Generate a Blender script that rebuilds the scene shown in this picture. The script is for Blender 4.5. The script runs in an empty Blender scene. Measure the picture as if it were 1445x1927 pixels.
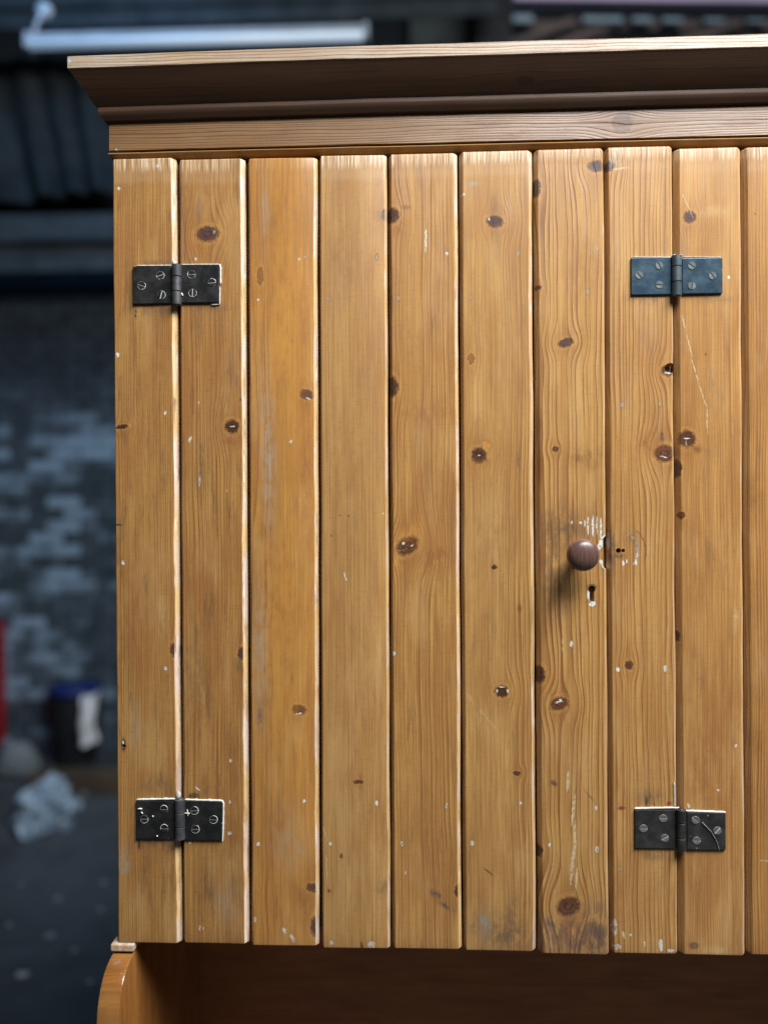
import bpy, bmesh, math, random
from mathutils import Vector, noise as mn
rad = math.radians
scn = bpy.context.scene
COL = scn.collection

# ------------------------------------------------------------------ camera, light, exposure
CAM = Vector((0.3925, -0.9723, 1.5))
YAW, PITCH, ROLL, FPX = -0.036303, -0.001961, -0.004667, 1400.0
fwd = Vector((math.sin(YAW)*math.cos(PITCH), math.cos(YAW)*math.cos(PITCH), math.sin(PITCH)))
rgt0 = Vector((math.cos(YAW), -math.sin(YAW), 0)); up0 = rgt0.cross(fwd)
RGT = rgt0*math.cos(ROLL) + up0*math.sin(ROLL); UP = -rgt0*math.sin(ROLL) + up0*math.cos(ROLL)
cam_d = bpy.data.cameras.new('camera'); cam = bpy.data.objects.new('camera', cam_d); COL.objects.link(cam)
from mathutils import Matrix
m = Matrix.Identity(4)
for i in range(3):
    m[i][0] = RGT[i]; m[i][1] = UP[i]; m[i][2] = -fwd[i]; m[i][3] = CAM[i]
cam.matrix_world = m
cam_d.sensor_fit = 'VERTICAL'; cam_d.sensor_height = 36.0; cam_d.sensor_width = 27.0
cam_d.lens = FPX/1927*36.0; cam_d.clip_start = 0.05; cam_d.clip_end = 60
cam_d.dof.use_dof = True; cam_d.dof.focus_distance = 0.975; cam_d.dof.aperture_fstop = 1.15
scn.camera = cam

world = bpy.data.worlds.new('World'); scn.world = world; world.use_nodes = True
bg = world.node_tree.nodes['Background']; bg.inputs[0].default_value = (0.45, 0.62, 0.85, 1); bg.inputs[1].default_value = 0.026

def area(name, loc, target, sx, sy, power, col):
    d = bpy.data.lights.new(name, 'AREA'); d.shape = 'RECTANGLE'; d.size = sx; d.size_y = sy
    d.energy = power; d.color = col
    o = bpy.data.objects.new(name, d); COL.objects.link(o); o.location = loc
    o.rotation_euler = (Vector(target)-Vector(loc)).to_track_quat('-Z', 'Y').to_euler()
    return o
# daylight from a rooflight high over the front right of the cupboard
area('rooflight_daylight', (1.65, -1.25, 3.72), (1.0, -0.35, 1.6), 2.2, 1.15, 248, (0.94, 0.975, 1.0))
# blue skylight in the roof over the far end of the workshop
area('roof_skylight', (-1.2, 1.9, 4.3), (-1.6, 3.0, 0.6), 1.6, 1.0, 17, (0.24, 0.54, 1.0))
scn.view_settings.view_transform = 'Standard'; scn.view_settings.look = 'None'
scn.view_settings.exposure = 0.0; scn.view_settings.gamma = 1.0
scn.render.resolution_x = 767; scn.render.resolution_y = 1024

def at(px, py, Y=0.0):
    """photo pixel -> point on the vertical plane at depth Y (metres, floor z=0)"""
    d = fwd*FPX + RGT*(px-722.5) + UP*(963.5-py)
    return CAM + d*((Y-CAM.y)/d.y)
def depth_for(px, py, x):
    d = fwd*FPX + RGT*(px-722.5) + UP*(963.5-py)
    return CAM + d*((x-CAM.x)/d.x)
MMPX = 0.695

# ------------------------------------------------------------------ object helpers
def link(name, me, mats=(), parent=None):
    o = bpy.data.objects.new(name, me); COL.objects.link(o)
    for mm in (mats if isinstance(mats, (list, tuple)) else [mats]):
        me.materials.append(mm)
    if parent: o.parent = parent
    return o
def tag(o, label=None, cat=None, group=None, kind=None):
    if label: o['label'] = label
    if cat: o['category'] = cat
    if group: o['group'] = group
    if kind: o['kind'] = kind
    return o
def empty(name, loc=(0, 0, 0)):
    o = bpy.data.objects.new(name, None); COL.objects.link(o); o.location = loc; o.empty_display_size = 0.1
    return o
def pydata(name, v, f, smooth=False):
    me = bpy.data.meshes.new(name); me.from_pydata([tuple(p) for p in v], [], f); me.update()
    if smooth:
        for p in me.polygons: p.use_smooth = True
    return me
def bm_mesh(name, bm, smooth=False):
    bmesh.ops.recalc_face_normals(bm, faces=bm.faces)
    me = bpy.data.meshes.new(name); bm.to_mesh(me); bm.free()
    if smooth:
        for p in me.polygons: p.use_smooth = True
    return me
def box_bm(x0, x1, y0, y1, z0, z1, bev=0.0, seg=1, bm=None):
    own = bm is None
    bm = bm or bmesh.new()
    vs = [bm.verts.new((x, y, z)) for x in (x0, x1) for y in (y0, y1) for z in (z0, z1)]
    for q in ((0, 1, 3, 2), (4, 6, 7, 5), (0, 4, 5, 1), (2, 3, 7, 6), (0, 2, 6, 4), (1, 5, 7, 3)):
        bm.faces.new([vs[i] for i in q])
    if bev and own:
        bmesh.ops.recalc_face_normals(bm, faces=bm.faces)
        bmesh.ops.bevel(bm, geom=list(bm.edges), offset=bev, segments=seg, profile=0.5, affect='EDGES')
    return bm
def box(name, x0, x1, y0, y1, z0, z1, mat, parent=None, bev=0.0, seg=1):
    return link(name, bm_mesh(name, box_bm(x0, x1, y0, y1, z0, z1, bev, seg)), mat, parent)
def beam(name, a, b, w, h, mat, parent=None, bev=0.0):
    """a rectangular bar from a to b"""
    a, b = Vector(a), Vector(b); L = (b-a).length
    bm = box_bm(-w/2, w/2, -h/2, h/2, 0, L, bev)
    q = (b-a).to_track_quat('Z', 'Y')
    for v in bm.verts: v.co = q @ v.co + a
    return link(name, bm_mesh(name, bm), mat, parent)
def tube_me(name, pts, r, n=10):
    bm = bmesh.new(); rings = []
    for i, p in enumerate(pts):
        p = Vector(p); t = (Vector(pts[min(i+1, len(pts)-1)])-Vector(pts[max(i-1, 0)])).normalized()
        q = t.to_track_quat('Z', 'Y')
        rings.append([bm.verts.new(p+q @ Vector((r*math.cos(2*math.pi*k/n), r*math.sin(2*math.pi*k/n), 0))) for k in range(n)])
    for a, b in zip(rings, rings[1:]):
        for k in range(n): bm.faces.new((a[k], a[(k+1) % n], b[(k+1) % n], b[k]))
    bm.faces.new(rings[0][::-1]); bm.faces.new(rings[-1])
    return bm_mesh(name, bm, True)
def lathe_bm(prof, n=40, axis='Y', bm=None, mat=Matrix.Identity(4)):
    """prof: (radius, height) pairs, first and last may have radius 0"""
    bm = bm or bmesh.new(); rings = []
    def P(r, h, a):
        c, s = r*math.cos(a), r*math.sin(a)
        return mat @ (Vector((c, h, s)) if axis == 'Y' else Vector((c, s, h)))
    for r, h in prof:
        rings.append([bm.verts.new(P(0, h, 0))] if r < 1e-7 else [bm.verts.new(P(r, h, 2*math.pi*k/n)) for k in range(n)])
    for a, b in zip(rings, rings[1:]):
        for k in range(n):
            k2 = (k+1) % n
            if len(a) == 1 and len(b) == 1: continue
            if len(a) == 1: bm.faces.new((a[0], b[k], b[k2]))
            elif len(b) == 1: bm.faces.new((a[k], a[k2], b[0]))
            else: bm.faces.new((a[k], a[k2], b[k2], b[k]))
    return bm

# ------------------------------------------------------------------ node helper: sockets with arithmetic
class S:
    nt = None
    def __init__(s, sock): s.k = sock
    @staticmethod
    def node(t): return S.nt.nodes.new(t)
    @staticmethod
    def put(inp, v):
        if isinstance(v, S): S.nt.links.new(v.k, inp)
        elif isinstance(v, tuple): inp.default_value = v if len(v) == 4 or inp.type == 'VECTOR' else v+(1,)
        else: inp.default_value = v
def M(op, *a):
    n = S.node('ShaderNodeMath'); n.operation = op
    for i, v in enumerate(a): S.put(n.inputs[i], v)
    return S(n.outputs[0])
S.__add__ = lambda a, b: M('ADD', a, b); S.__radd__ = S.__add__
S.__sub__ = lambda a, b: M('SUBTRACT', a, b); S.__rsub__ = lambda a, b: M('SUBTRACT', b, a)
S.__mul__ = lambda a, b: M('MULTIPLY', a, b); S.__rmul__ = S.__mul__
S.__truediv__ = lambda a, b: M('DIVIDE', a, b)
def XYZ(x, y, z):
    n = S.node('ShaderNodeCombineXYZ')
    for i, v in enumerate((x, y, z)): S.put(n.inputs[i], v)
    return S(n.outputs[0])
def SEP(v):
    n = S.node('ShaderNodeSeparateXYZ'); S.put(n.inputs[0], v); return [S(o) for o in n.outputs]
def NOISE(v, scale=1.0, detail=3.0, rough=0.5):
    n = S.node('ShaderNodeTexNoise'); S.put(n.inputs['Vector'], v)
    n.inputs['Scale'].default_value = scale; n.inputs['Detail'].default_value = detail; n.inputs['Roughness'].default_value = rough
    return S(n.outputs['Fac'])
def STEP(v, a, b, lo=0.0, hi=1.0):
    n = S.node('ShaderNodeMapRange'); n.interpolation_type = 'SMOOTHSTEP'
    S.put(n.inputs[0], v)
    for i, q in enumerate((a, b, lo, hi)): S.put(n.inputs[i+1], q)
    return S(n.outputs[0])
def MIX(f, a, b, mode='MIX'):
    n = S.node('ShaderNodeMix'); n.data_type = 'RGBA'; n.blend_type = mode
    S.put(n.inputs[0], f); S.put(n.inputs[6], a); S.put(n.inputs[7], b)
    return S(n.outputs[2])
def CLAMP(v): return M('MINIMUM', M('MAXIMUM', v, 0.0), 1.0)
def OBJ():
    n = S.node('ShaderNodeTexCoord'); return S(n.outputs['Object'])
def new_mat(name):
    mt = bpy.data.materials.new(name); mt.use_nodes = True; S.nt = mt.node_tree
    return mt, S.nt.nodes['Principled BSDF']
def BUMP(bsdf, h, strength=0.5, dist=0.001):
    n = S.node('ShaderNodeBump'); n.inputs['Strength'].default_value = strength; n.inputs['Distance'].default_value = dist
    S.put(n.inputs['Height'], h); S.nt.links.new(n.outputs[0], bsdf.inputs['Normal'])

COLS = dict(white=(0.72, 0.74, 0.70), cream=(0.66, 0.55, 0.36), grey=(0.30, 0.27, 0.22), black=(0.012, 0.010, 0.010),
            grime=(0.10, 0.065, 0.045), purple=(0.075, 0.045, 0.055), red=(0.22, 0.01, 0.02), rust=(0.24, 0.085, 0.03),
            pale=(0.62, 0.42, 0.20), brown=(0.16, 0.065, 0.022), amber=(0.50, 0.23, 0.05))

def group(name, ins, build):
    """node group; ins = {socket: 'f' or 'c'}; build(sockets) returns the output socket"""
    g = bpy.data.node_groups.new(name, 'ShaderNodeTree')
    out_c = False
    for k, t in ins.items(): g.interface.new_socket(k, in_out='INPUT', socket_type='NodeSocketColor' if t == 'c' else 'NodeSocketFloat')
    gi = g.nodes.new('NodeGroupInput'); go = g.nodes.new('NodeGroupOutput')
    old = S.nt; S.nt = g
    r = build({k: S(gi.outputs[k]) for k in ins})
    g.interface.new_socket('Out', in_out='OUTPUT', socket_type='NodeSocketColor' if 'Col' in ins else 'NodeSocketFloat')
    g.links.new(r.k, go.inputs['Out']); S.nt = old
    return g
def USE(g, **kw):
    n = S.node('ShaderNodeGroup'); n.node_tree = g
    for k, v in kw.items(): S.put(n.inputs[k], v)
    return S(n.outputs[0])
ELL = {k: 'f' for k in ('X', 'Z', 'Mx', 'Mz', 'Aa', 'Ab', 'Ba', 'Bb')}
def ell(i):
    dx, dz = i['X']-i['Mx'], i['Z']-i['Mz']
    return M('POWER', M('ABSOLUTE', dx*i['Aa']+dz*i['Ab']), 2.0) + M('POWER', M('ABSOLUTE', dx*i['Ba']+dz*i['Bb']), 2.0)
def ell_kw(mx, mz, rx, rz, ang):
    c, s = math.cos(ang), math.sin(ang)
    return dict(Mx=mx*1000, Mz=mz*1000, Aa=c/rx, Ab=s/rx, Ba=-s/rz, Bb=c/rz)
G_D2 = group('ellipse', ELL, ell)
G_HARD = group('hard_mark', dict(ELL, Col='c', Paint='c', K='f', J='f'),
               lambda i: (lambda d: MIX(STEP(d, 1.5, 0.55)*STEP(i['J'], -0.20, 0.02)*i['K'], MIX(STEP(d, 3.2, 1.0)*i['K']*0.30, i['Col'], (0.13, 0.06, 0.025)), i['Paint']))(ell(i)))
G_SOFT = group('soft_mark', dict(ELL, Col='c', Paint='c', K='f', J='f'), lambda i: MIX(M('EXPONENT', ell(i)*-1.1)*i['J']*i['K'], i['Col'], i['Paint']))
G_SWIRL = group('swirl', dict(A='f', L='f', Ka='f', Kl='f', Ra='f', Rl='f'),
                lambda i: (lambda da, dl: da*M('EXPONENT', (M('POWER', M('ABSOLUTE', da/i['Ra']), 2.0)+M('POWER', M('ABSOLUTE', dl/i['Rl']), 2.0))*-1.0)*0.90)(i['A']-i['Ka'], i['L']-i['Kl']))
def knot_build(i):
    d2 = i['D2']; col = i['Col']; j = i['J']
    col = MIX(M('EXPONENT', d2*-0.085)*0.52*STEP(j, -0.34, 0.22, 0.35, 1.0), col, (0.33, 0.135, 0.034))
    col = MIX(STEP(d2, 4.2, 2.0)*STEP(d2, 1.1, 1.6)*STEP(j, -0.25, 0.2)*0.42, col, (0.52, 0.29, 0.085))
    ringm = STEP(d2, 2.3, 1.3)*STEP(d2, 0.7, 1.1)
    col = MIX(ringm*0.62, col, (0.15, 0.055, 0.02))
    kc = MIX(STEP(M('SINE', M('SQRT', d2)*11.0 + j*9.0), -0.5, 0.9)*0.7, i['Dark'], i['Mid'])
    kc = MIX(STEP(d2, 0.4, 1.1)*0.6, kc, i['Dark'])
    return MIX(STEP(d2, 1.55, 0.70)*i['K'], col, kc)
G_KNOT = group('knot', dict(Col='c', Dark='c', Mid='c', D2='f', J='f', K='f'), knot_build)
KCOL = {'dark': ((0.026, 0.009, 0.007), (0.085, 0.030, 0.016)), 'red': ((0.055, 0.018, 0.010), (0.16, 0.055, 0.024)),
        'faint': ((0.15, 0.06, 0.02), (0.24, 0.10, 0.035)), 'purple': ((0.045, 0.020, 0.022), (0.10, 0.048, 0.042))}

def wood(name, seed, axis='z', spacing=4.0, contrast=0.5, wav=5.0, early=(0.47, 0.245, 0.075), late=(0.22, 0.082, 0.02),
         knots=(), marks=(), relief=0.5, rough=0.40, blotch=0.5, blotch_col=(0.30, 0.118, 0.034), ends=0.0, ztop=1.97,
         band=None, plane='xz', specks=0.8, dirt=1.0, tint=None):
    """old waxed pine. Growth rings follow the board and swerve round every knot; knots and marks are in metres."""
    mt, b = new_mat(name)
    X0, Y0, Z0 = SEP(OBJ())
    X, Y, Z = X0*1000.0, Y0*1000.0, Z0*1000.0
    if plane == 'yz': X, Y = Y, X
    A, L = (X, Z) if axis == 'z' else (Z, X)           # across the grain, along it
    sd = seed*37.3
    n1 = NOISE(XYZ(A*0.012 + sd, L*0.0026, Y*0.012), 1.0, 2.0, 0.45)
    n2 = NOISE(XYZ(A*0.05, L*0.012 + sd, 3.1), 1.0, 2.0)
    fine = NOISE(XYZ(A*0.30, L*0.05, sd), 1.0, 1.0)
    U = A + (n1-0.5)*(wav*5.0) + (n2-0.5)*(wav*0.8) + (fine-0.5)*0.55
    # raggedness for all outlines
    jn = S.node('ShaderNodeTexNoise'); jn.inputs['Scale'].default_value = 1.0; jn.inputs['Detail'].default_value = 3.0
    S.put(jn.inputs['Vector'], XYZ(X*0.30, Z*0.22, sd)); jr = SEP(S(jn.outputs['Color']))
    j1, j2, j3 = jr[0]-0.5, jr[1]-0.5, jr[2]-0.5
    XJ, ZJ = X + j1*7.5, Z + j2*6.5
    XS, ZS = X + j2*3.4, Z + j3*4.0
    kd = []
    for (kx, kz, rx, rz, ang, st) in knots:
        kd.append((USE(G_D2, X=XJ, Z=ZJ, **ell_kw(kx, kz, rx, rz, ang)), st))
        ka, kl = (kx, kz) if axis == 'z' else (kz, kx)
        ra, rl = (rx, rz) if axis == 'z' else (rz, rx)
        U = U - USE(G_SWIRL, A=A, L=L, Ka=ka*1000, Kl=kl*1000, Ra=ra*2.5, Rl=rl*3.8)
    sp = U/spacing + (NOISE(XYZ(U*0.07, sd, 0.0), 1.0, 1.0)-0.5)*3.2
    fr = M('FRACT', sp)
    wn = S.node('ShaderNodeTexWhiteNoise'); wn.noise_dimensions = '1D'; S.put(wn.inputs['W'], M('FLOOR', sp)+sd)
    ring = M('POWER', fr, 2.6)*STEP(fr, 1.0, 0.90)*(0.45 + S(wn.outputs['Value'])*0.85)*1.25
    along = STEP(NOISE(XYZ(A*0.03, L*0.006, sd+9), 1.0, 2.0), 0.25, 0.72)
    rmask = CLAMP(ring*(along*1.0+0.22)*contrast*1.95)
    if band: rmask = rmask*STEP(A, band[0]*1000, band[1]*1000, band[2], band[3])   # rings stand out on one part of the board
    fib = NOISE(XYZ(A*0.42, L*0.0075, sd), 1.0, 5.0, 0.72)
    H = rmask*-0.8 + fib*0.30
    cross = NOISE(XYZ(A*0.09, L*0.55, sd), 1.0, 3.0, 0.6)
    bl = S.node('ShaderNodeTexNoise'); bl.inputs['Scale'].default_value = 1.0; bl.inputs['Detail'].default_value = 4.0; bl.inputs['Roughness'].default_value = 0.58
    S.put(bl.inputs['Vector'], XYZ(A*0.030 + sd, L*0.0062, Y*0.01)); br = SEP(S(bl.outputs['Color']))
    blo = STEP(br[0], 0.40, 0.68); pale = STEP(br[1], 0.50, 0.72); tone = STEP(br[2], 0.35, 0.65)
    b2 = NOISE(XYZ(A*0.10, L*0.013 + sd, 1.7), 1.0, 6.0, 0.70)
    blo2 = STEP(b2, 0.50, 0.74)
    streak = STEP(NOISE(XYZ(A*0.16, L*0.0030, sd+1.0), 1.0, 3.0, 0.6), 0.40, 0.68)
    col = MIX(rmask, early, late)
    col = MIX(CLAMP(blo*blotch*1.25), col, blotch_col)
    col = MIX(tone*0.34, col, (0.34, 0.155, 0.045))
    col = MIX(streak*0.30*blotch*1.6, col, (0.25, 0.112, 0.036))
    col = MIX(blo2*blotch*1.15*dirt, col, (0.17, 0.080, 0.032))
    col = MIX(STEP(fib, 0.42, 0.66)*0.46, col, (0.23, 0.098, 0.028))
    col = MIX(STEP(fib, 0.44, 0.30)*0.30, col, (0.60, 0.37, 0.15))
    col = MIX(STEP(cross, 0.50, 0.76)*0.18*dirt, col, (0.15, 0.07, 0.028))
    col = MIX(pale*0.26, col, (0.58, 0.36, 0.15))
    por = STEP(NOISE(XYZ(A*0.9, L*0.09, sd+2.2), 1.0, 2.0, 0.5), 0.68, 0.76)
    col = MIX(por*0.35, col, (0.10, 0.042, 0.016))
    if ends:                                           # saw-roughened end of the board
        em = STEP(Z+(fib-0.5)*14.0, (ztop*1000-21), ztop*1000-9)
        saw = NOISE(XYZ(X*0.75, Z*0.012, sd), 1.0, 2.0, 0.6)
        col = MIX(em*STEP(saw, 0.50, 0.57)*ends*0.85, col, (0.66, 0.50, 0.33))
        col = MIX(em*STEP(saw, 0.45, 0.38)*ends*0.75, col, (0.17, 0.08, 0.035))
        col = MIX(STEP(Z+j1*6.0, ztop*1000-36, ztop*1000-27)*ends*0.14, col, (0.60, 0.43, 0.28))
        H = H + em*saw*1.6*ends
    for q, (kx, kz, rx, rz, ang, st) in enumerate(knots):    # resin stain drawn out along the grain past each knot
        if st != 'faint':
            ex, ez = (rx*0.9, rz*(3.2+(q % 3))) if axis == 'z' else (rx*4, rz)
            col = USE(G_SOFT, X=XJ, Z=ZJ, Col=col, Paint=(0.20, 0.070, 0.020), K=0.55, J=STEP(fib, 0.36, 0.56), **ell_kw(kx+(q % 2-0.5)*0.004, kz+(q % 3-1)*0.008, ex, ez, 0.0))
    for d2, st in kd:
        col = USE(G_KNOT, Col=col, Dark=KCOL[st][0], Mid=KCOL[st][1], D2=d2, J=j3, K=0.93 if st != 'faint' else 0.6)
    if specks:
        vn = S.node('ShaderNodeTexVoronoi'); vn.inputs['Scale'].default_value = 1.0
        S.put(vn.inputs['Vector'], XYZ(XS*0.055 + sd, ZS*0.034, 0.5))
        rnd = SEP(S(vn.outputs['Color']))
        spk = STEP(S(vn.outputs['Distance'])/(rnd[1]*rnd[1]*0.062+0.012), 1.25, 0.7)
        col = MIX(spk*M('GREATER_THAN', rnd[0], 1.0-0.14*specks)*0.6, col, (0.58, 0.47, 0.33))
        col = MIX(spk*M('LESS_THAN', rnd[0], 0.22*specks)*0.70, col, (0.07, 0.035, 0.02))
    softn = STEP(NOISE(XYZ(XJ*0.13, ZJ*0.05, sd+0.7), 1.0, 4.0, 0.65), 0.30, 0.62) if marks else None
    for (mx, mz, rx, rz, ang, cn, k) in marks:
        soft = cn in ('grime', 'rust', 'purple', 'grey', 'brown', 'amber', 'pale') and max(rx, rz) > 7
        if soft: col = USE(G_SOFT, X=XJ, Z=ZJ, Col=col, Paint=COLS[cn], K=k, J=softn, **ell_kw(mx, mz, rx, rz, ang))
        else: col = USE(G_HARD, X=XS, Z=ZS, Col=col, Paint=COLS[cn], K=k*(0.62 if cn == 'cream' else 0.85), J=j1, **ell_kw(mx, mz, rx*(0.70 if cn in ('white', 'grey') else 0.86), rz*(0.74 if cn in ('white', 'grey') else 0.9), ang))
    # worn, paint-stained edge, painted pale on its lit right side, flagged on the mesh
    at_ = S.node('ShaderNodeAttribute'); at_.attribute_name = 'wear_lit'
    wear_lit = S(at_.outputs['Fac'])
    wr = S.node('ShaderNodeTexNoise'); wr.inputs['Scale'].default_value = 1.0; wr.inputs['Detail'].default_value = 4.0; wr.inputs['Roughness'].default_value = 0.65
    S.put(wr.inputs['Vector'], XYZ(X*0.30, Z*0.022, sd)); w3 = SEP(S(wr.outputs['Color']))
    col = MIX(wear_lit*STEP(w3[0], 0.28, 0.55, 0.35, 1.0), col, MIX(STEP(NOISE(XYZ(sd, Z*0.012, 0.0), 1.0, 2.0), 0.4, 0.65), (0.66, 0.43, 0.20), (0.70, 0.53, 0.42)))
    col = MIX(wear_lit*STEP(w3[1], 0.58, 0.66)*0.55, col, (0.80, 0.77, 0.72))
    col = MIX(wear_lit*STEP(w3[2], 0.60, 0.68)*0.6, col, (0.11, 0.055, 0.03))
    if tint: col = MIX(1.0, col, tint, 'MULTIPLY')     # one colour multiplied over the whole piece
    S.put(b.inputs['Base Color'], col)
    S.put(b.inputs['Roughness'], CLAMP(rough + (blo2-0.3)*0.14 + (fib-0.5)*0.20 + rmask*0.08))
    b.inputs['Specular IOR Level'].default_value = 0.5
    BUMP(b, H, relief, 0.0007)
    return mt

def simple(name, col, rough=0.5, metal=0.0, noise=None, col2=None, bump=0.0, scale=8.0, emit=None):
    mt, b = new_mat(name)
    n = NOISE(OBJ(), scale, 5.0, 0.6)
    if col2: S.put(b.inputs['Base Color'], MIX(STEP(n, 0.38, 0.66), col, col2))
    else: b.inputs['Base Color'].default_value = col+(1,)
    S.put(b.inputs['Roughness'], CLAMP((n-0.5)*0.25 + rough))
    b.inputs['Metallic'].default_value = metal
    if bump: BUMP(b, NOISE(OBJ(), scale*3, 4.0, 0.6), bump, 0.002)
    if emit:
        b.inputs['Emission Color'].default_value = emit[0]+(1,); b.inputs['Emission Strength'].default_value = emit[1]
    return mt

# ================================================================== SETTING
def floor_mat():
    mt, b = new_mat('workshop_concrete')
    P = OBJ()
    n = NOISE(P, 1.3, 6.0, 0.6); n2 = NOISE(P, 14.0, 5.0, 0.65)
    c = MIX(STEP(n, 0.35, 0.65), (0.036, 0.044, 0.052), (0.085, 0.10, 0.115))
    c = MIX(STEP(n2, 0.55, 0.75)*0.5, c, (0.035, 0.035, 0.035))
    S.put(b.inputs['Base Color'], c); S.put(b.inputs['Roughness'], CLAMP(n2*0.5+0.35))
    BUMP(b, n2, 0.6, 0.01)
    return mt
fm = []
NX = 24
fv = [(-7+14*i/NX, -5+9.5*j/NX, 0.0 if (i in (0, NX) or j in (0, NX)) else 0.0) for j in range(NX+1) for i in range(NX+1)]
ff = [(j*(NX+1)+i, j*(NX+1)+i+1, (j+1)*(NX+1)+i+1, (j+1)*(NX+1)+i) for j in range(NX) for i in range(NX)]
tag(link('floor', pydata('floor', fv, ff), floor_mat()), 'dark dusty concrete workshop floor', None, None, 'structure')

void = simple('dark_boards', (0.012, 0.015, 0.018), 0.9, col2=(0.02, 0.025, 0.03), scale=2.0)  # near-black boards, tone varied at random
rf = link('ceiling', bm_mesh('ceiling', box_bm(-7, 7, -0.6, 4.6, 4.9, 5.0)), void); tag(rf, 'dark workshop ceiling', None, None, 'structure')
wb = link('wall_upper', bm_mesh('wall_upper', box_bm(-7, 7, 3.85, 3.95, 2.9, 4.9)), void); tag(wb, 'black boarded upper wall', None, None, 'structure')
wl = link('wall_left', bm_mesh('wall_left', box_bm(-6.2, -6.1, -1.0, 3.9, 0, 4.9)), void); tag(wl, 'dark side wall of the workshop', None, None, 'structure')

def brick_mat():
    mt, b = new_mat('whitewashed_brick')
    g = S.node('ShaderNodeNewGeometry'); P = S(g.outputs['Position'])
    oi = S.node('ShaderNodeObjectInfo'); r = S(oi.outputs['Random'])
    x, y, z = SEP(P)
    n = NOISE(XYZ(x*1.7+4.3, 0.0, z*2.2+1.2), 1.0, 2.0, 0.5)
    n2 = NOISE(P, 9.0, 4.0, 0.65)
    # whitewash survives in a band about the height of a person and has peeled off elsewhere
    hm = STEP(z, 2.25, 1.95)*STEP(z, 0.5, 1.0, 0.35, 1.0)
    w = STEP(n*0.75 + n2*0.42 + (r-0.5)*0.34 + hm*0.13, 0.63, 0.84)*0.85
    c = MIX(STEP(n2, 0.35, 0.65), (0.034, 0.050, 0.066), (0.075, 0.105, 0.135))
    c = MIX(w*STEP(z, 2.3, 1.9, 0.12, 1.0), c, (0.30, 0.43, 0.56))
    c = MIX(STEP(z, 1.95, 2.5)*0.6, c, (0.012, 0.015, 0.02))   # darker towards the top
    S.put(b.inputs['Base Color'], c); b.inputs['Roughness'].default_value = 0.85
    BUMP(b, n2, 0.6, 0.006)
    return mt
BM = brick_mat()
WY = 3.66
wall = box('brick_wall', -6.1, 6.0, WY+0.012, WY+0.18, 0.0, 2.93, simple('mortar', (0.012, 0.014, 0.016), 0.95, bump=0.5, scale=12))
tag(wall, 'dark brick wall with peeling whitewash behind the cupboard', 'wall')
random.seed(4)
bw, bh, jt = 0.214, 0.065, 0.011
brick_me = bm_mesh('brick', box_bm(-bw/2, bw/2, -0.02, 0.05, -bh/2, bh/2, 0.006)); brick_me.materials.append(BM)
rest = bmesh.new()
for row in range(38):
    zc = 0.04+row*(bh+jt)
    off = (row % 2)*(bw+jt)/2
    for k in range(-27, 27):
        xc = k*(bw+jt)+off
        dy = random.uniform(-0.005, 0.004)
        if -2.62 < xc < -1.25:
            o = bpy.data.objects.new('brick', brick_me); COL.objects.link(o); o.parent = wall
            o.location = (xc, WY+dy, zc); o.rotation_euler = (random.uniform(-.01, .01), random.uniform(-.008, .008), random.uniform(-.015, .015))
        else:
            box_bm(xc-bw/2, xc+bw/2, WY-0.02+dy, WY+0.05, zc-bh/2, zc+bh/2, bm=rest)
ro = link('brick_courses', bm_mesh('brick_courses', rest), BM, wall); ro['kind'] = 'stuff'

# ------------------------------------------------------------------ things in the dim background
steel = simple('blue_grey_steel', (0.045, 0.060, 0.070), 0.7, 0.0, col2=(0.022, 0.033, 0.040), scale=5)
steel_dk = simple('dark_steel', (0.03, 0.035, 0.04), 0.6, col2=(0.02, 0.02, 0.022), scale=4)
def ibeam(name, a, b, w, h, mat, label):
    r = empty(name, a); a, b = Vector(a), Vector(b)
    for part, dz, ww, hh in (('flange', h/2, w, h*0.16), ('flange', -h/2, w, h*0.16), ('web', 0, w*0.2, h*0.84)):
        o = beam(part, Vector((0, 0, dz)), b-a+Vector((0, 0, dz)), hh, ww, mat, r)
    tag(r, label, 'beam')
    return r
p0 = at(0, 460, 3.3); ibeam('steel_beam', (-5.8, 3.3, p0.z), (3.5, 3.3, p0.z), 0.14, 0.19, steel, 'blue grey steel girder running along the top of the brick wall')
p0 = at(0, 24, 3.0); ibeam('roof_beam', (-5.8, 3.0, p0.z+0.01), (0.86, 3.0, p0.z+0.01), 0.12, 0.085, steel, 'dark teal roof beam above the strip light')

# hanging tarpaulin
def tarp():
    a, b = at(-160, 118, 3.5), at(206, 372, 3.5)
    nx, nz = 60, 24; v = []; f = []
    for j in range(nz+1):
        for i in range(nx+1):
            u, t = i/nx, j/nz
            x = a.x+(b.x-a.x)*u + 0.25*t*(0.5-u)*0.3 + 0.16*t
            y = 3.5 + 0.045*math.sin(u*34 + 1.3*math.sin(u*9))*(0.4+t*0.6) + 0.02*mn.noise(Vector((u*7, t*3, 0)))
            z = a.z+(b.z-a.z)*t - 0.03*math.sin(u*6)*t
            v.append((x, y, z))
    for j in range(nz):
        for i in range(nx):
            q = j*(nx+1)+i; f.append((q, q+1, q+nx+2, q+nx+1))
    o = link('tarpaulin', pydata('tarpaulin', v, f, True), simple('tarp', (0.026, 0.038, 0.043), 0.75, col2=(0.010, 0.015, 0.019), scale=3))
    md = o.modifiers.new('solid', 'SOLIDIFY'); md.thickness = 0.004
    tag(o, 'dark teal folded sheet hanging under the roof', 'sheet')
tarp()

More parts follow.
